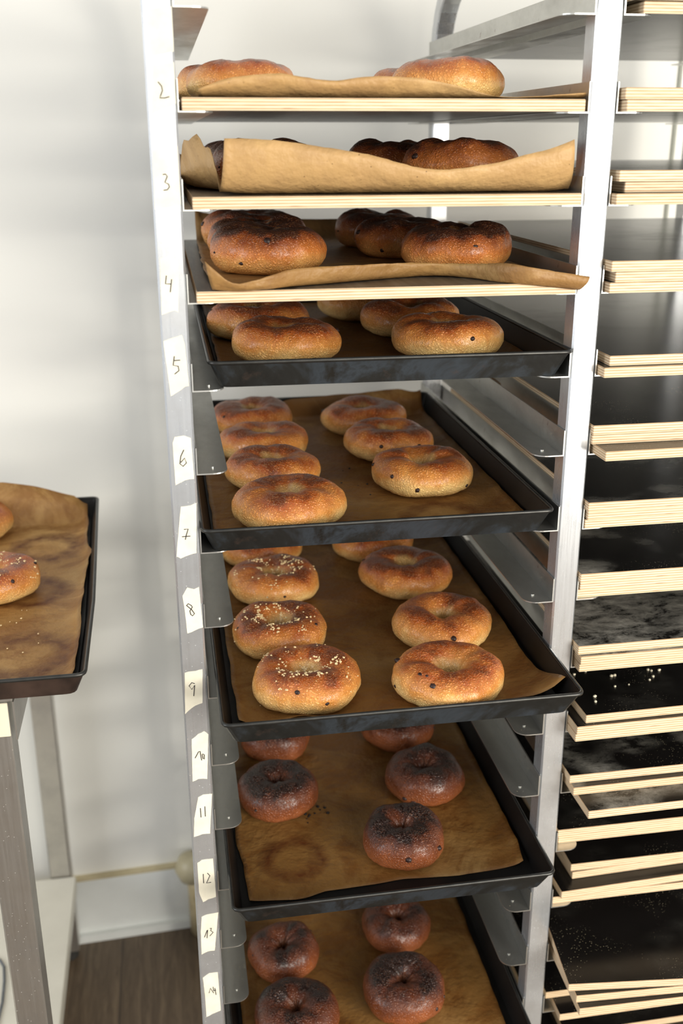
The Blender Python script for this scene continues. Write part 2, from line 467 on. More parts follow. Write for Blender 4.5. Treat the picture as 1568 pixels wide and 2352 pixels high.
def rail(x, k, sgn):
    if sgn not in protos:
        o = rail_mesh(sgn).build('shelf_rail', RAIL, rack); protos[sgn] = o
    else:
        o = protos[sgn].copy(); COL.objects.link(o); o.parent = rack
    o.location = (x, 0, zk(k))
for k in range(1, 18):
    rail(0.0004, k, 1); rail(W - 0.0004, k, -1); rail(W + PW + 0.0004, k, 1); rail(2 * W + PW - 0.0004, k, -1)
# foot frame and casters
for y0 in (0.002, 0.64):
    f = MB(); f.box(-PW, 2 * W + 2 * PW, y0, y0 + 0.026, 0.094, 0.12); f.build('foot_bar', STEEL, rack)
def caster(x, y, parent, h=0.094):
    f = MB(); f.cyl((x, y + 0.012, h * 0.40), (1, 0, 0), h * 0.40, 0.022, 28)
    w = f.build('caster', RUBBER, parent, smooth=False)
    g = MB(); g.box(x - 0.02, x + 0.02, y - 0.02, y + 0.02, h - 0.006, h)
    for s in (-1, 1): g.box(x + s * 0.0155 - 0.0015, x + s * 0.0155 + 0.0015, y - 0.004, y + 0.02, h * 0.35, h - 0.006)
    g.build('caster_fork', STEEL, w)
for x in (xs[0] + 0.008, xs[1], xs[2] - 0.008):
    for y in (0.02, 0.65): caster(x, y, rack)

TAPES = {"1":[[-0.0242,1.7065],[0.0006,1.7098],[-0.0004,1.6714],[-0.0211,1.6674]],"2":[[-0.0201,1.6592],[-0.0009,1.662],[-0.0009,1.6258],[-0.0244,1.6164]],"3":[[-0.0256,1.5839],[-0.0017,1.5878],[-0.0013,1.5334],[-0.0269,1.5288]],"4":[[-0.0247,1.4829],[-0.0155,1.4852],[-0.0121,1.4852],[-0.0064,1.4787],[-0.0096,1.4282],[-0.0134,1.4305],[-0.0263,1.4264]],"5":[[-0.0262,1.3994],[-0.0073,1.4055],[-0.0047,1.396],[-0.0026,1.3518],[-0.0067,1.351],[-0.0169,1.345],[-0.022,1.3419],[-0.0238,1.365]],"6":[[-0.023,1.2916],[-0.0204,1.2977],[-0.0108,1.2987],[-0.0036,1.2959],[-0.0022,1.2503],[-0.012,1.2494],[-0.0225,1.2441]],"7":[[-0.0182,1.22],[-0.0074,1.2208],[-0.0012,1.223],[-0.0041,1.1647],[-0.0118,1.1631],[-0.0215,1.1592],[-0.0261,1.1621],[-0.0212,1.1991]],"8":[[-0.022,1.114],[-0.0162,1.1242],[-0.0091,1.1215],[-0.0032,1.1237],[-0.0012,1.0736],[-0.0191,1.0674],[-0.0205,1.0973]],"9":[[-0.0246,1.018],[-0.0042,1.0206],[-0.0062,0.977],[-0.019,0.9719],[-0.027,0.964]],"10":[[-0.0212,0.9295],[-0.0133,0.9357],[-0.0065,0.9392],[-0.0016,0.9345],[-0.0054,0.8737],[-0.0162,0.8743],[-0.0231,0.8715]],"11":[[-0.0175,0.8487],[-0.0116,0.8517],[-0.0007,0.8517],[-0.0058,0.7946],[-0.0147,0.7957],[-0.0255,0.7926],[-0.0236,0.819]],"12":[[-0.0231,0.7537],[-0.0176,0.7576],[-0.0037,0.7576],[-0.0024,0.6994],[-0.0123,0.6975],[-0.019,0.6938],[-0.0231,0.709]],"13":[[-0.0217,0.6712],[-0.015,0.6743],[-0.0007,0.6756],[-0.0077,0.616],[-0.016,0.6166],[-0.0245,0.6124],[-0.0239,0.6483]],"14":[[-0.0246,0.5743],[-0.0165,0.5808],[-0.0053,0.5804],[-0.004,0.5173],[-0.0231,0.5095],[-0.0233,0.5424]]}
DIGITS = {"2":[[[-0.0166,1.6448],[-0.0135,1.6411],[-0.0129,1.6372],[-0.0148,1.633],[-0.0157,1.6307],[-0.011,1.6307],[-0.0067,1.6319]]],"3":[[[-0.017,1.5616],[-0.0145,1.562],[-0.0129,1.5599],[-0.0155,1.5543],[-0.0121,1.5527],[-0.0114,1.55],[-0.0136,1.5474],[-0.0172,1.547]]],"4":[[[-0.0193,1.4653],[-0.0206,1.4572],[-0.0154,1.457]],[[-0.0143,1.4617],[-0.0163,1.4489]]],"5":[[[-0.016,1.3838],[-0.0176,1.3744],[-0.0126,1.3733],[-0.012,1.3687],[-0.0166,1.3652]],[[-0.0163,1.3793],[-0.0102,1.3795]]],"6":[[[-0.0116,1.2834],[-0.0152,1.2763],[-0.0165,1.2682],[-0.0133,1.2651],[-0.0096,1.2688],[-0.0112,1.2742],[-0.0155,1.2696]]],"7":[[[-0.0161,1.1934],[-0.0116,1.1936],[-0.0139,1.1869],[-0.0153,1.1814]],[[-0.0187,1.1849],[-0.0097,1.1851]]],"8":[[[-0.0183,1.102],[-0.0162,1.1045],[-0.013,1.1021],[-0.0118,1.0999],[-0.0148,1.0953],[-0.014,1.0909],[-0.0122,1.0891],[-0.0098,1.0916],[-0.0127,1.0967],[-0.0178,1.102]]],"9":[[[-0.014,1.0032],[-0.0174,1.0046],[-0.0206,1.0007],[-0.0178,0.9959],[-0.0141,1.0012],[-0.0159,0.9871]]],"10":[[[-0.0184,0.9038],[-0.0139,0.9121],[-0.0123,0.9128],[-0.0109,0.9]],[[-0.01,0.9081],[-0.0092,0.902],[-0.0077,0.9012],[-0.0075,0.9072],[-0.0094,0.9086]]],"11":[[[-0.0156,0.8333],[-0.0154,0.8201]],[[-0.0101,0.835],[-0.0102,0.8207]]],"12":[[[-0.0167,0.7367],[-0.0168,0.7229]],[[-0.0116,0.7374],[-0.0087,0.7331],[-0.0133,0.7225],[-0.0077,0.7229]]],"13":[[[-0.0196,0.6394],[-0.016,0.6493],[-0.0151,0.6504],[-0.0165,0.6376]],[[-0.0123,0.6521],[-0.0102,0.6524],[-0.0114,0.6486],[-0.0084,0.6456],[-0.0128,0.6404]]],"14":[[[-0.0179,0.5488],[-0.0159,0.5564],[-0.012,0.5478]],[[-0.0124,0.558],[-0.0118,0.5517]],[[-0.0101,0.5556],[-0.0091,0.5444]],[[-0.0122,0.5514],[-0.0087,0.5523]]]}
for k, poly in TAPES.items():
    # slightly uneven torn outline, a thin solid
    rnd = random.Random(int(k)); P = []
    for i in range(len(poly)):
        a = Vector(poly[i]); b = Vector(poly[(i + 1) % len(poly)])
        ns = max(2, int((b - a).length / 0.004))
        for j in range(ns):
            q = a.lerp(b, j / ns)
            e = 0.0005 if abs(b.y - a.y) < abs(b.x - a.x) else 0.00022
            P.append((min(-0.0003, max(-0.028, q.x + (rnd.random() - .5) * e)), q.y + (rnd.random() - .5) * e * 2))
    n = len(P)
    V = [(x, -0.00008, z) for x, z in P] + [(x, -0.00042, z) for x, z in P]
    F = [tuple(range(n)), tuple(range(2 * n - 1, n - 1, -1))] + [(i, (i + 1) % n, (i + 1) % n + n, i + n) for i in range(n)]
    tp = mesh_obj('number_tape', V, F, TAPE, rack)
    tp['label'] = 'cream paper tape, ' + ('blank' if k == '1' else 'handwritten ' + k)
    if k in DIGITS:
        d = MB()
        for st in DIGITS[k]:
            d.tube([(x, -0.00055, z) for x, z in st], 0.0005, 6)
        d.build('handwritten_number', INK, tp)

# ------------------------------------------------------------------ plywood boards
def board(label, group, x, y, z, yaw=0.0, pitch=0.0, roll=0.0, w=0.40, d=0.60, t=0.0113, face=None, name='plywood_board'):
    f = MB(); f.box(0, w, 0, d, 0, t, 0, 0.0007, 1)
    o = f.build(name, [face or FILM, PLY])
    o.location = (x, y, z)
    o.rotation_euler = (math.radians(pitch), math.radians(roll), math.radians(yaw))
    tag(o, label, 'board', group)
    return o
RT = 0.0016
board('pale plywood board carrying bagels at level 2, topmost in the left column', 'boards under the bagels', 0.0045, -0.002, zk(2) + RT, w=0.405, t=0.0118, face=WORN)
board('pale plywood board carrying bagels and large paper flap at level 3', 'boards under the bagels', 0.010, -0.004, zk(3) + RT, w=0.4015, t=0.0118, face=WORN)
board('pale plywood board with worn grey face carrying bagels at level 4', 'boards under the bagels', 0.0095, -0.008, zk(4) + RT, w=0.402, t=0.0118, face=WORN)
T = 0.0115
RB = [  # level, position in stack, x, y, yaw
 (1, 0, .462, -.004, 0), (1, 1, .449, -.010, 0),
 (2, 0, .4495, -.012, 0), (2, 1, .4478, -.010, 0),
 (3, 0, .4465, -.012, 0), (3, 1, .4620, .004, 0), (3, 2, .4505, -.006, 0),
 (4, 0, .4472, -.012, 0), (4, 1, .4530, -.012, 0), (4, 2, .4460, -.016, 0),
 (5, 0, .4470, -.017, 0), (5, 1, .4555, -.010, 0),
 (6, 0, .4500, -.033, 1.0), (6, 1, .4455, -.004, 0), (6, 2, .4450, -.006, 0),
 (7, 0, .4460, -.002, 0), (7, 1, .4475, -.005, 0), (7, 2, .4455, -.009, 0),
 (8, 0, .4458, .003, 0), (8, 1, .4470, -.001, 0), (8, 2, .4450, -.005, 0),
 (9, 0, .4480, -.015, .3), (9, 1, .4475, -.019, .2), (9, 2, .4455, -.014, .3),
 (10, 0, .4460, -.026, .6), (10, 1, .4460, -.029, .5), (10, 2, .4590, -.023, 1.0),
 (11, 0, .4570, -.059, .6), (11, 1, .4500, -.025, .3), (11, 2, .4480, -.015, 0),
 (12, 0, .4520, .014, -.2), (12, 1, .4500, .012, -.2),
 (13, 0, .4470, .005, -.3), (13, 1, .4570, .000, 2.0), (13, 2, .4800, .022, 2.0), (13, 3, .4780, .024, -.3),
 (15, 0, .4610, -.019, 0), (15, 1, .4510, .011, 0), (14, 0, .4512, -.098, -1.6), (14, 1, .4500, -.088, -3.0), (14, 2, .4420, -.079, -6.0),
 (16, 0, .4620, -.010, 0), (16, 1, .4900, .020, .5),
]
cnt = {}
for k, i, *_ in RB: cnt[k] = max(cnt.get(k, 0), i + 1)
def where(i, n):
    if n == 2: return ('lower', 'upper')[i] + ' of the pair'
    if n == 3: return ('bottom', 'middle', 'top')[i] + ' of three'
    if n == 4: return ('bottom', 'second from bottom', 'second from top', 'top')[i] + ' of four'
    return ('bottom', 'second from bottom', 'middle', 'second from top', 'askew top')[i] + ' of five'
for k, i, x, y, yaw in RB:
    board('black-faced plywood board, %s, stored at the height of number tape %d' % (where(i, cnt[k]), k) if 1 < k < 15 else
          'black-faced plywood board, %s, stored %s' % (where(i, cnt[k]), {15: 'one level below number 14', 16: 'lowest, two levels below number 14'}[k]) if k > 1 else
          'black-faced plywood board, %s, at the very top right' % where(i, 2),
          'black-faced boards stored in the right column', x, y, zk(k) + RT + i * T, yaw, w=0.382 if k not in (2, 3) else 0.39, face=FILMH if k in (9,) else FILMM if k in (7, 8, 11) else FILM)

# ------------------------------------------------------------------ baking pans
def pan(label, rim, z, depth=0.028, inset=0.011, group='black baking pans', outer=None):
    """rim: outline points at the top; walls slope in to the bottom"""
    root = empty('baking_pan', (rim[0][0], rim[0][1], z))
    ox, oy = rim[0]
    R = [(x - ox, y - oy) for x, y in rim]
    def rounded(pts, r, ins):
        c = Vector((sum(p[0] for p in pts) / len(pts), sum(p[1] for p in pts) / len(pts)))
        out = []
        n = len(pts)
        for i in range(n):
            p = Vector(pts[i]); a = Vector(pts[i - 1]); b = Vector(pts[(i + 1) % n])
            da = (a - p).normalized(); db = (b - p).normalized()
            ang = math.pi - math.acos(max(-1, min(1, da.dot(db))))
            na = Vector((-da.y, da.x)); 
            if (c - p).dot(na) < 0: na = -na
            nb = Vector((db.y, -db.x))
            if (c - p).dot(nb) < 0: nb = -nb
            bis = (na + nb); q = p + bis * (ins / max(0.3, 1 + na.dot(nb)))
            if ang < 0.5: out += [q] * 5; continue
            for s in range(5):
                t_ = s / 4
                out.append((q + da * r).lerp(q, t_).lerp(q.lerp(q + db * r, t_), t_))
        return out
    top = rounded(R, 0.010, 0.0); bot = rounded(R, 0.012, inset)
    ti = rounded(R, 0.010, 0.0013); bi = rounded(R, 0.012, inset + 0.0013)
    th = 0.0013
    V = [(p.x, p.y, 0) for p in bot] + [(p.x, p.y, depth) for p in top] + [(p.x, p.y, depth) for p in ti] + [(p.x, p.y, th) for p in bi]
    n = len(top); F = []; M = []
    for lv in range(3):
        for i in range(n):
            j = (i + 1) % n
            F.append((lv * n + i, lv * n + j, (lv + 1) * n + j, (lv + 1) * n + i)); M.append(0 if lv < 2 else 1)
    F.append(tuple(range(n - 1, -1, -1))); M.append(0)
    F.append(tuple(range(3 * n, 4 * n))); M.append(1)
    mesh_obj('pan_body', V, F, [outer or PAN, PANIN], root, midx=M)
    f = MB(); pts = []
    for p in top:
        if not pts or (p - pts[-1]).length > 0.0005: pts.append(p.copy())
    f.tube([(p.x, p.y, depth) for p in pts], 0.0024, 8, closed=True)
    f.build('rolled_rim', RIM, root, smooth=True)
    tag(root, label, 'baking pan', group)
    return root
def rect(x0, x1, y0, y1, skew=0.0): return [(x0, y0), (x1, y0 + skew), (x1, y1 + skew), (x0, y1)]
pan('shallow black steel baking pan with rolled rim at level 5', rect(.0195, .4135, .000, .600, -.006), zk(5) + RT)
pan('shallow black steel baking pan pushed fully in at level 7', rect(.0035, .4035, -.010, .590), zk(7) + RT)
pan('shallow black steel baking pan pulled forward past the post at level 9', rect(.012, .4130, -.112, .488), zk(9) + RT)
pan('shallow black steel baking pan with one empty bagel place at level 12', rect(.0155, .4130, -.074, .526), zk(12) + RT)
pan('lowest black steel baking pan, cut by the bottom of the picture', rect(.0090, .4080, -.100, .500), zk(15) + RT)

# ------------------------------------------------------------------ parchment sheets
def interp(pts, u):
    for a, b in zip(pts, pts[1:]):
        if u <= b[0] + 1e-9:
            t_ = (u - a[0]) / max(1e-9, b[0] - a[0]); return a[1] + (b[1] - a[1]) * t_
    return pts[-1][1]
def sheet(label, mat, z, front, back_y, xl, xr, flap=None, back_h=None, side_h=(0, 0), wr=0.0012, seed=1, back_in=0.03, curl_y=0.0, corner=0.0):
    """front: profile [(u, y)] of the front edge; xl/xr: [(v, x)] side edges with v 0 front to 1 back;
    flap: list of (xb,yb,zb,xt,yt,zt) columns; back_h: [(u, height)] standing rear edge"""
    NU = 57; NV = 64
    V = []; F = []
    rnd = Vector((seed * 3.1, seed * 1.7, 0))
    rows = []
    ox = xl[0][1]; oy = interp(front, 0)
    def fcol(u):
        s = u * (len(flap) - 1); i = min(int(s), len(flap) - 2); t_ = s - i
        # Catmull-Rom for a smooth edge
        g = lambda j: flap[max(0, min(len(flap) - 1, j))]
        p0, p1, p2, p3 = g(i - 1), g(i), g(i + 1), g(i + 2)
        return [0.5 * ((2 * b) + (-a + c) * t_ + (2 * a - 5 * b + 4 * c - d) * t_ * t_ + (-a + 3 * b - 3 * c + d) * t_ ** 3) for a, b, c, d in zip(p0, p1, p2, p3)]
    if flap:
        for r_ in range(8, 0, -1):
            s = r_ / 8; row = []
            for i in range(NU):
                u = i / (NU - 1); xb, yb, zb, xt, yt, zt = fcol(u)
                sy = 1 - (1 - s) ** 2 if True else s
                q = Vector((xb + (xt - xb) * s, yb + (yt - yb) * sy, zb + (zt - zb) * (s ** 1.5)))
                e = 0.0034 * fbm(Vector((u * 13, s * 2.2, seed)), 4) * s
                q.y += e; q.z += 0.0006 * fbm(Vector((u * 40, 0, seed)), 2) * (s == 1)
                row.append(q)
            rows.append(row)
    for j in range(NV):
        v = j / (NV - 1); row = []
        for i in range(NU):
            u = i / (NU - 1)
            if flap: xb, yf, zf = fcol(u)[:3]
            else: yf = interp(front, u); xb = None
            y = yf + (back_y - yf) * v
            a = interp(xl, v); b = interp(xr, v)
            x = a + (b - a) * u
            if xb is not None: x = xb + (x - xb) * min(1, v * 4)
            h = 0.0
            dl = u * (b - a); dr = (1 - u) * (b - a)
            h += (side_h[0] if not isinstance(side_h[0], list) else interp(side_h[0], v) * (1 + .3 * fbm(Vector((y * 30, 0, seed)), 2))) * math.exp(-dl / 0.008) + side_h[1] * math.exp(-dr / 0.008)
            x += 0.0016 * fbm(Vector((y * 22, 5 * (u > .5), seed)), 3) * (u < .02 or u > .98)
            h += wr * (0.8 + fbm(Vector((x * 16, y * 11, seed)), 3)) * 0.8
            if not flap and curl_y: h += curl_y * math.exp(-v * 30) * (0.6 + fbm(Vector((u * 7, 1, seed)), 2))
            if corner:
                e = math.exp(-((1 - u) / .10) ** 2 - (v / .07) ** 2)
                h += corner * e; x += .016 * e
            q = Vector((x, y, z + max(0.0, h)))
            if back_h:
                d = (1 - v) * abs(back_y - yf)
                hb = interp(back_h, u)
                if d < back_in:
                    s = 1 - d / back_in; q.z += hb * s ** 1.6; q.y -= 0.006 * s * (1 if hb > 0.01 else 0)
                    q.y += 0.004 * fbm(Vector((u * 9, 2, seed)), 2) * s
            row.append(q)
        rows.append(row)
    for row in rows: V += [(p.x - ox, p.y - oy, p.z - z) for p in row]
    for j in range(len(rows) - 1):
        for i in range(NU - 1):
            a = j * NU + i; F.append((a, a + 1, a + NU + 1, a + NU))
    o = mesh_obj('parchment_sheet', V, F, mat, smooth=True)
    o.location = (ox, oy, z)
    md = o.modifiers.new('thickness', 'SOLIDIFY'); md.thickness = 0.0004; md.offset = 1
    tag(o, label, 'baking paper', 'brown parchment sheets')
    return o
FLAP2 = [[0.0216,0.03,1.6325,0.0209,0.004,1.6388],[0.0484,0.03,1.6325,0.0476,0.004,1.6483],[0.0753,0.03,1.6325,0.0742,0.004,1.6517],[0.1025,0.03,1.6325,0.101,0.004,1.6533],[0.13,0.03,1.6325,0.1278,0.004,1.6495],[0.1576,0.03,1.6325,0.155,0.004,1.6475],[0.1855,0.03,1.6325,0.1824,0.004,1.6509],[0.2137,0.03,1.6325,0.21,0.004,1.6513],[0.2421,0.03,1.6325,0.2379,0.004,1.6498],[0.2707,0.03,1.6325,0.2661,0.004,1.6451],[0.2996,0.03,1.6325,0.2948,0.004,1.6385],[0.3287,0.03,1.6325,0.3238,0.004,1.6331],[0.3581,0.03,1.6325,0.3528,0.004,1.6334],[0.3878,0.03,1.6325,0.3819,0.004,1.6355],[0.4177,0.03,1.6325,0.4112,0.004,1.638]]
FLAP3 = [[0.0379,0.035,1.5415,0.0439,0.003,1.5945],[0.0628,0.035,1.5415,0.0683,0.003,1.5942],[0.0881,0.035,1.5415,0.0928,0.003,1.5926],[0.1137,0.035,1.5415,0.1175,0.003,1.5898],[0.1395,0.035,1.5415,0.1424,0.003,1.5863],[0.1656,0.035,1.5415,0.1676,0.003,1.5824],[0.1919,0.035,1.5415,0.193,0.003,1.5779],[0.2184,0.035,1.5415,0.2188,0.003,1.5711],[0.2451,0.035,1.5415,0.2448,0.003,1.5656],[0.272,0.035,1.5415,0.271,0.003,1.5645],[0.2991,0.035,1.5415,0.2972,0.003,1.5674],[0.3265,0.035,1.5415,0.3236,0.003,1.5713],[0.3541,0.035,1.5415,0.3499,0.003,1.578],[0.3818,0.035,1.5415,0.3764,0.003,1.5839],[0.4097,0.035,1.5415,0.4027,0.003,1.5932]]
FLAP4 = [[0.0264,-0.0105,1.4505,0.0186,-0.0225,1.481],[0.0524,-0.0105,1.4491,0.0448,-0.0225,1.4593],[0.0788,-0.0105,1.4505,0.0723,-0.0225,1.4626],[0.1073,0.0059,1.4505,0.102,-0.0061,1.4685],[0.1366,0.0214,1.4505,0.1324,0.0094,1.4693],[0.1663,0.0332,1.4505,0.1633,0.0212,1.4688],[0.1972,0.0472,1.4505,0.1954,0.0352,1.4681],[0.2291,0.0613,1.4505,0.2286,0.0493,1.4673],[0.2605,0.0697,1.4505,0.2613,0.0577,1.466],[0.2886,0.0638,1.4505,0.2909,0.0518,1.4652],[0.3117,0.0405,1.4505,0.315,0.0285,1.4673],[0.3303,0.0066,1.4505,0.3346,-0.0054,1.4707],[0.3534,-0.0105,1.4482,0.3589,-0.0225,1.4672],[0.3824,-0.0105,1.4449,0.3893,-0.0225,1.462],[0.4116,-0.0105,1.4416,0.42,-0.0225,1.4574]]
BT = 0.0138
P_ = m_paper('brown_parchment', lite=.42)
sheet('brown parchment with low wavy front edge on the level 2 board', P_, zk(2) + BT, [(0, .03)], .56, [(0, .022), (1, .02)], [(0, .41), (1, .39)], flap=FLAP2, seed=2, wr=0.0004)
sheet('brown parchment whose tall front flap stands up on the level 3 board', m_paper('pale_parchment', lite=.5, specks=.6), zk(3) + BT, [(0, .035)], .50, [(0, .038), (.2, .004), (1, .004)], [(0, .409), (1, .40)], flap=FLAP3, seed=3,
      side_h=([(0, .012), (.06, .035), (.12, .050), (.24, .052), (.30, .012), (1, .008)], .004), back_h=[(0, .03), (.25, .038), (.33, .05), (.42, .02), (1, .012)], wr=0.0006)
sheet('crumpled brown parchment hanging over the front of the level 4 board', m_paper('dark_parchment', dark=.3, lite=.15), zk(4) + BT, [(0, .0)], .572, [(0, .026), (.3, .024), (1, .030)], [(0, .386), (.2, .39), (1, .39)], flap=FLAP4, seed=4,
      back_h=[(0, .042), (.12, .036), (.3, .030), (.7, .028), (1, .01)], side_h=(.003, .004), wr=0.0008)
TB = RT + 0.0016
sheet('browned parchment lining the level 5 pan', m_paper('browned_parchment', dark=.85), zk(5) + TB, [(0, .016), (.3, .014), (.8, .016), (1, .05)], .585, [(0, .040), (.1, .034), (1, .034)], [(0, .392), (.1, .394), (.5, .395), (1, .395)], seed=5, side_h=(.006, .008), wr=0.0005)
sheet('parchment curling over the rear rim of the level 7 pan', m_paper('stained_parchment', rings=[(.275, .058, .040)], dark=.38), zk(7) + TB, [(0, .006), (.5, .004), (.9, .010), (1, .022)], .574, [(0, .018), (.3, .018), (1, .018)], [(0, .388), (1, .388)], seed=7,
      side_h=(.003, .007), back_h=[(0, .018), (.25, .012), (.4, .030), (.62, .034), (.9, .040), (1, .03)], wr=0.0009)
sheet('parchment with lifted front right corner in the level 9 pan', m_paper('warm_parchment', dark=.42), zk(9) + TB, [(0, -.074), (.3, -.078), (.7, -.078), (.92, -.078), (1, -.072)], .47, [(0, .031), (.2, .030), (1, .028)], [(0, .392), (.06, .391), (.14, .394), (.22, .393), (.35, .397), (1, .396)], seed=9,
      side_h=(.004, .006), wr=0.0012, curl_y=.007, corner=.016)
sheet('parchment with a dark ring stain and ragged front edge in the level 12 pan', m_paper('ring_stained_parchment', rings=[(.064, .071, .034)], dark=.42), zk(12) + TB,
      [(0, -.031), (.16, -.037), (.2, -.036), (.27, -.028), (.45, -.026), (.55, -.022), (.75, -.028), (1, -.021)], .50, [(0, .037), (.12, .036), (.2, .030), (1, .030)], [(0, .392), (.08, .397), (1, .397)], seed=12, side_h=(.002, .006), wr=0.0012)
sheet('parchment under the dark bagels in the lowest pan', m_paper('lowest_parchment', dark=.42), zk(15) + TB, [(0, -.06), (1, -.055)], .48, [(0, .026), (1, .026)], [(0, .384), (.3, .386), (1, .384)], seed=15, side_h=(.002, .002), wr=0.0014)

# ------------------------------------------------------------------ bagels
def bagel_mesh(name, seed, r, h, mat, hole=0.010, lump=1.0, rye=False):
    NT_, NP = 112, 44
    a0 = (r - hole) / 2; R0 = r - a0
    sd = Vector((seed * 7.3, seed * 2.9, seed * 5.1))
    rnd = random.Random(seed)
    ph = rnd.random() * 6.28; el = 0.03 + rnd.random() * 0.05; hx = (rnd.random() - .5) * 0.007; hy = (rnd.random() - .5) * 0.005
    def surf(t_, p):
        c, s = math.cos(t_), math.sin(t_)
        k = 1 + el * math.cos(2 * (t_ - ph))
        tn = fbm(sd + Vector((c * .9, s * .9, 0)), 3)
        a = a0 * (1 + 0.07 * lump * tn)
        hh = h * (1 + 0.12 * lump * fbm(sd + Vector((c, s, 4)), 2))
        cp, sp = math.cos(p), math.sin(p)
        e = 0.88
        cx = math.copysign(abs(cp) ** e, cp)
        rr = R0 + a * cx
        if cp < 0 and sp > 0 : rr += 0.0015 * sp
        zz = hh * 0.47 + hh * 0.53 * sp
        if sp < 0: zz = hh * 0.47 * (1 + math.copysign(abs(sp) ** 0.85, sp) * 1.02)
        if rye and cp < -.2:       # pinched hole with radial folds
            rr += 0.0012 * math.sin(9 * t_ + seed) * (-cp)
        if zz < 0.0006: zz = 0.0
        P = Vector((rr * k * c, rr / k * s, zz))
        w = max(0, min(1, (rr - hole) / (r - hole)))
        P.x += hx * (1 - w); P.y += hy * (1 - w)
        nv = Vector((c * cx, s * cx, sp))
        dsp = 0.0016 * lump * fbm(sd + P * 38, 3) + 0.0005 * fbm(sd + P * 150, 2)
        if zz > 0.002: P += nv * dsp
        return P
    V = []; F = []
    for i in range(NT_):
        for j in range(NP): V.append(surf(2 * math.pi * i / NT_, 2 * math.pi * j / NP))
    for i in range(NT_):
        i2 = (i + 1) % NT_
        for j in range(NP):
            j2 = (j + 1) % NP
            F.append((i * NP + j, i2 * NP + j, i2 * NP + j2, i * NP + j2))
    o = mesh_obj('bagel', V, F, mat, smooth=True)
    return o, surf
def blob(center, r, seed, sq=(1, 1, 1)):
    V = []; F = []; n, m = 8, 6; c = Vector(center)
    for i in range(m + 1):
        a = math.pi * i / m
        for j in range(n):
            b = 2 * math.pi * j / n
            d = Vector((math.sin(a) * math.cos(b), math.sin(a) * math.sin(b), math.cos(a)))
            q = 1 + 0.35 * noise.noise(d * 2.1 + Vector((seed, seed * .3, 0)))
            V.append(c + Vector((d.x * sq[0], d.y * sq[1], d.z * sq[2])) * r * q)
    for i in range(m):
        for j in range(n):
            k = (j + 1) % n
            F.append((i * n + j, i * n + k, (i + 1) * n + k, (i + 1) * n + j))
    return V, F
proto = {}
def kind_of(kind, v):
    key = (kind, v)
    seed = {'gold': 10, 'deep': 30, 'rye': 50, 'salt': 70, 'fruit': 90}[kind] + v
    if kind == 'gold': o, s = bagel_mesh('b', seed, .0635, .043, GOLD, hole=(.007, .009, .006)[v % 3])
    if kind == 'salt': o, s = bagel_mesh('b', seed, .0635, .043, GOLD, hole=.010)
    if kind == 'fruit': o, s = bagel_mesh('b', seed, .0640, .043, GOLD, hole=(.011, .008)[v % 2])
    if kind == 'deep': o, s = bagel_mesh('b', seed, .0640, .048, DEEP, hole=.0045, lump=1.25)
    if kind == 'rye': o, s = bagel_mesh('b', seed, .0555, .048, RYE, hole=.0035, lump=1.0, rye=True)
    rnd = random.Random(seed)
    nr = {'gold': 1, 'salt': 3, 'fruit': 8, 'deep': 3, 'rye': 3}[kind]
    for q in range(nr):
        t_ = rnd.uniform(math.pi * 1.05, math.pi * 1.95) if q % 3 else rnd.uniform(0, 6.28); p = rnd.uniform(-0.45, 1.3)
        c = s(t_, p)
        rq = rnd.uniform(.0020, .0046); V, F = blob((0, 0, 0), rq, q + seed, (rnd.uniform(.8, 1.4), rnd.uniform(.7, 1.1), rnd.uniform(.6, .9)))
        c = c - Vector((math.cos(t_) * math.cos(p), math.sin(t_) * math.cos(p), math.sin(p))) * rq * .45
        rn = mesh_obj('raisin', [Vector(v_) + c for v_ in V], F, RAISIN, o, smooth=True)
    if kind == 'salt':
        f = MB()
        cl = [(rnd.uniform(0, 6.28), min(2.8, max(0.4, rnd.gauss(1.9, .6)))) for q in range(26)]
        for q in range(210):
            t_ = rnd.uniform(0, 6.28); p = min(2.7, max(-.2, rnd.gauss(1.5, .75))) if q % 3 else min(2.8, max(1.2, rnd.gauss(2.1, .3)))
            if q % 4: a_ = cl[q % 26]; t_ = a_[0] + rnd.gauss(0, .075); p = a_[1] + rnd.gauss(0, .10)
            c = s(t_, p); sz = rnd.uniform(.0005, .0016)
            V, F = blob(c, sz, q, (rnd.uniform(.7, 1.5), rnd.uniform(.7, 1.3), rnd.uniform(.5, 1)))
            f.add(V, F)
        sm = f.build('coarse_salt', SALT, o, smooth=False); sm['kind'] = 'stuff'
    proto[key] = [o, False]
def bagel(kind, v, x, y, z, s, rz, label, group, tilt=(0, 0), dz=0.0):
    if (kind, v) not in proto: kind_of(kind, v)
    src, used = proto[(kind, v)]
    if not used: o = src; proto[(kind, v)][1] = True
    else:
        o = src.copy(); COL.objects.link(o)
        for ch in src.children:
            c = ch.copy(); COL.objects.link(c); c.parent = o
    o.location = (x, y, z + dz); o.scale = (s, s, s); o.rotation_euler = (tilt[0], tilt[1], rz)
    tag(o, label, 'bagel', group)
    return o
rr = random.Random(5)
ORD = {1: 'front', 2: 'second', 3: 'third', 4: 'rearmost'}
def put(level, base, kind, items, group, words):
    for side, n, x, y, s, v, extra in items:
        lab = '%s bagel, %s in the %s row on %s' % (extra or words, ORD[n], side, group[1])
        bagel(kind if not isinstance(v, tuple) else v[0], v if not isinstance(v, tuple) else v[1], x, y, zk(level) + base, s, rr.uniform(0, 6.28) if kind != 'deep' else rr.uniform(-.6, .6), lab, group[0])
PB = TB + 0.0022; BB = BT + 0.0014
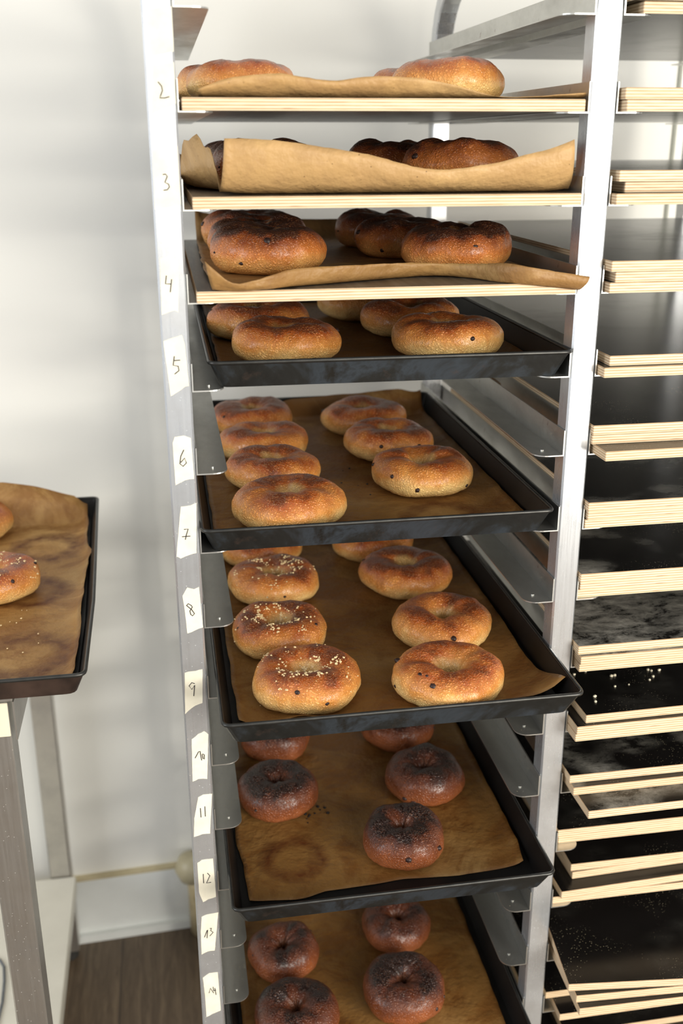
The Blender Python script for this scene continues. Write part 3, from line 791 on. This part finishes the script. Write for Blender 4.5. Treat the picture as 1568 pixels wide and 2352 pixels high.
put(2, BB, 'gold', [('left', 1, .073, .150, .92, 0, 'smooth golden'), ('left', 2, .071, .300, 1, 1, 'half hidden golden'), ('right', 1, .306, .150, .97, 2, 'tall golden'), ('right', 2, .312, .300, 1, 0, 'barely visible golden')],
    ('bagels on the level 2 board', 'the level 2 board'), 'golden')
put(3, BB, 'deep', [('left', 1, .1025, .150, 1, 0, None), ('left', 2, .100, .285, 1, 1, None), ('left', 3, .095, .42, 1, 2, None), ('right', 1, .3245, .15, 1.04, 2, 'long-backed brown'), ('right', 2, .2800, .29, 1, 0, 'scorched dark')],
    ('bagels on the level 3 board', 'the level 3 board'), 'browned')
put(4, BB, 'deep', [('left', 1, .098, .148, 1.02, 0, 'glossy browned'), ('left', 2, .099, .283, 1.0, 1, 'dark-topped'), ('left', 3, .100, .420, 1.03, 2, 'scorched'), ('right', 1, .3195, .142, 1.0, 1, 'glossy browned'), ('right', 2, .2870, .285, .95, 2, 'browned raisin'), ('right', 3, .284, .425, .95, 0, 'blackened')],
    ('bagels on the level 4 board', 'the level 4 board'), 'browned')
put(5, PB, 'gold', [('left', 1, .1165, .140, 1.0, 1, 'blistered golden'), ('left', 2, .0975, .290, 1.0, 2, 'shaded golden'), ('right', 1, .3087, .130, 1.03, 0, 'blistered golden brown'), ('right', 2, .299, .283, 1.0, 1, 'shaded golden'), ('right', 3, .262, .430, 1.0, 2, 'mostly hidden golden')],
    ('bagels in the level 5 pan', 'the level 5 pan'), 'golden')
put(7, PB, 'gold', [('left', 1, .108, .075, 1.01, 2, 'plump round golden'), ('left', 2, .104, .223, .96, 0, 'speckled golden'), ('left', 3, .104, .352, .98, 1, 'reddish golden'), ('left', 4, .1, .490, .98, 2, 'reddish golden'),
    ('right', 1, .2945, .176, 1.0, ('fruit', 1), 'raisin-dotted golden'), ('right', 2, .282, .330, .99, 0, 'reddish golden'), ('right', 3, .272, .465, 1.0, 1, 'dull reddish golden')],
    ('bagels in the level 7 pan', 'the level 7 pan'), 'golden')
put(9, PB, 'gold', [('left', 1, .1135, -.017, .99, ('salt', 0), 'salt-crusted golden'), ('left', 2, .098, .116, .99, ('salt', 1), 'salt-flecked golden'), ('left', 3, .106, .272, 1.0, ('salt', 0), 'salt-dusted golden'), ('left', 4, .1, .410, .98, 1, 'mostly hidden golden'),
    ('right', 1, .2765, -.040, 1.02, ('fruit', 0), 'wide-holed raisin'), ('right', 2, .3060, .100, .98, 1, 'open-holed golden'), ('right', 3, .297, .268, 1.0, 2, 'reddish golden'), ('right', 4, .275, .405, 1.0, 0, 'mostly hidden golden')],
    ('bagels in the level 9 pan', 'the level 9 pan'), 'golden')
put(12, PB, 'rye', [('left', 2, .094, .160, .99, 0, 'glossy dark brown'), ('left', 3, .1065, .300, .98, 1, 'half hidden dark brown'), ('right', 1, .2450, .030, 1.0, 1, 'round glossy dark brown'), ('right', 2, .3045, .160, 1.0, 2, 'knobbly dark brown'), ('right', 3, .2965, .300, .98, 0, 'half hidden dark brown')],
    ('dark bagels in the level 12 pan', 'the level 12 pan'), 'dark')
put(15, PB, 'rye', [('left', 1, .0990, .028, 1.03, 2, 'deep brown pinched-hole'), ('left', 2, .095, .150, .96, 1, 'deep brown'), ('right', 1, .2540, .050, 1.02, 0, 'deep brown pinched-hole'), ('right', 2, .272, .178, .93, 2, 'deep brown')],
    ('dark bagels in the lowest pan', 'the lowest pan'), 'dark')

# ------------------------------------------------------------------ crumbs
def crumbs(label, n, x0, x1, y0, y1, z, r0, r1, mat, seed, name='crumbs'):
    rnd = random.Random(seed); f = MB()
    for i in range(n):
        r = rnd.uniform(r0, r1); V, F = blob((rnd.uniform(x0, x1), rnd.uniform(y0, y1), z + r * .5), r, i + seed, (1, rnd.uniform(.6, 1.2), .8)); f.add(V, F)
    tag(f.build(name, mat, smooth=True), label, 'crumbs', None, 'stuff')
RZ_ = 1.0222
CHAR = m_plain('charred_crumb', (26, 20, 17), .7)
crumbs('scattered pale dough crumbs on the top board at number tape 10', 16, .475, .60, .005, .10, zk(10) + RT + 3 * T - .0002, .0008, .0026, m_plain('pale_dough_crumb', (226, 216, 190), .6), 3)
crumbs('burnt crumbs beside the dark bagels in the level 12 pan', 12, .125, .165, .10, .15, zk(12) + TB + .001, .0008, .0024, CHAR, 4)
crumbs('burnt crumbs between the bagels in the level 7 pan', 6, .16, .24, .10, .30, zk(7) + TB + .001, .0007, .0016, CHAR, 6)
crumbs('few salt crumbs on the level 9 parchment around the salted bagel', 14, .04, .20, -.065, .06, zk(9) + TB + .001, .0005, .0011, SALT, 8)
crumbs('salt crumbs on the parchment of the table pan', 16, -.26, -.18, .06, .20, RZ_ + .004, .0006, .0016, SALT, 9)

# ------------------------------------------------------------------ side table at the left, with its pan
tb = tag(empty('work_table', (0, 0, 0)), 'steel work table with cream front apron and white lower shelf, left of the rack', 'table')
CREAM = m_paint('cream_apron', (226, 218, 194), 0.45, 12, 8); SHELFW = m_paint('white_shelf', (226, 222, 208), 0.4, 12, 6)
f = MB(); f.box(-.78, -.214, -.020, .560, 1.010, 1.0205, 0, .001); f.build('table_top', TSTEEL, tb)
f = MB(); f.box(-.76, -.2195, -.0225, -.0200, .968, 1.010, 0, .0006); f.build('front_apron', CREAM, tb)
f = MB(); f.box(-.2145, -.2125, -.020, .300, .962, 1.010); f.build('side_apron', TSTEEL, tb)
f = MB(); f.box(-.775, -.2740, .705, .728, .900, .930, 0, .001); f.box(-.30, -.28, .540, .72, .900, .930, 0, .001); f.box(-.30, -.28, .530, .556, .900, 1.0105, 0, .001); f.box(-.76, -.74, .540, .72, .900, .930, 0, .001); f.box(-.76, -.74, .530, .556, .900, 1.0105, 0, .001); f.build('rear_bracket', TSTEEL, tb)
for (x0, x1, y0, y1) in ((-.2565, -.2195, -.0198, .018), (-.3140, -.2740, .695, .733), (-.775, -.738, -.0198, .018), (-.775, -.738, .695, .733)):
    f = MB(); f.box(x0, x1, y0, y1, .022, 1.010 if y0 < .5 else .935, 0, .002); f.build('leg', TSTEEL, tb)
    f = MB(); f.cyl(((x0 + x1) / 2, (y0 + y1) / 2, .011), (0, 0, 1), .017, .022, 20); f.build('foot', RUBBER, tb)
f = MB(); f.box(-.79, -.2640, .020, .693, .180, .2120, 0, .002); f.build('lower_shelf', SHELFW, tb)
f = MB(); pts = [(-.44, .52, .2146), (-.41, .505, .2146), (-.381, .481, .2146), (-.372, .464, .2146), (-.367, .43, .2146), (-.364, .383, .2146), (-.366, .336, .2146), (-.385, .29, .2146), (-.43, .27, .2146)]
f.tube(pts, .0024, 8)
tag(f.build('cable', m_plain('grey_cable', (96, 100, 104), .5), smooth=True), 'thin grey cable looped on the white lower shelf of the table', 'cable')
RZ = 1.0222
pan('dark brown steel baking pan on the table at the left edge', [(-.535, -.046), (-.131, -.046), (-.1325, .149), (-.137, .272), (-.148, .556), (-.535, .556)], RZ, group=None, outer=PANB)
sheet('pale wrinkled parchment with raised rear edge in the table pan', m_paper('table_parchment', rings=[(.305, .44, .045), (.31, .09, .05), (.30, .28, .04)], dark=-0.0 or 0.0, specks=.8), RZ + .0018, [(0, -.034), (.8, -.034), (.93, -.032), (1, -.02)], .540, [(0, -.52), (1, -.52)],
      [(0, -.1485), (.04, -.146), (.2, -.146), (.35, -.150), (.5, -.150), (.62, -.150), (.68, -.146), (.72, -.155), (.74, -.156), (1, -.163)], seed=21,
      side_h=(.01, .010), back_h=[(0, .06), (.65, .066), (.78, .058), (.88, .046), (.95, .036), (1, .012)], wr=0.0014)
bagel('salt', 2, -.272, .250, RZ + .005, 1.0, 1.0, 'lightly salted golden bagel, nearer one on the table pan, cut by the left edge', 'bagels on the table pan')
bagel('gold', 1, -.337, .475, RZ + .005, 1.0, 2.0, 'golden bagel, farther one on the table pan, cut by the left edge', 'bagels on the table pan')
bpy.context.view_layer.update()
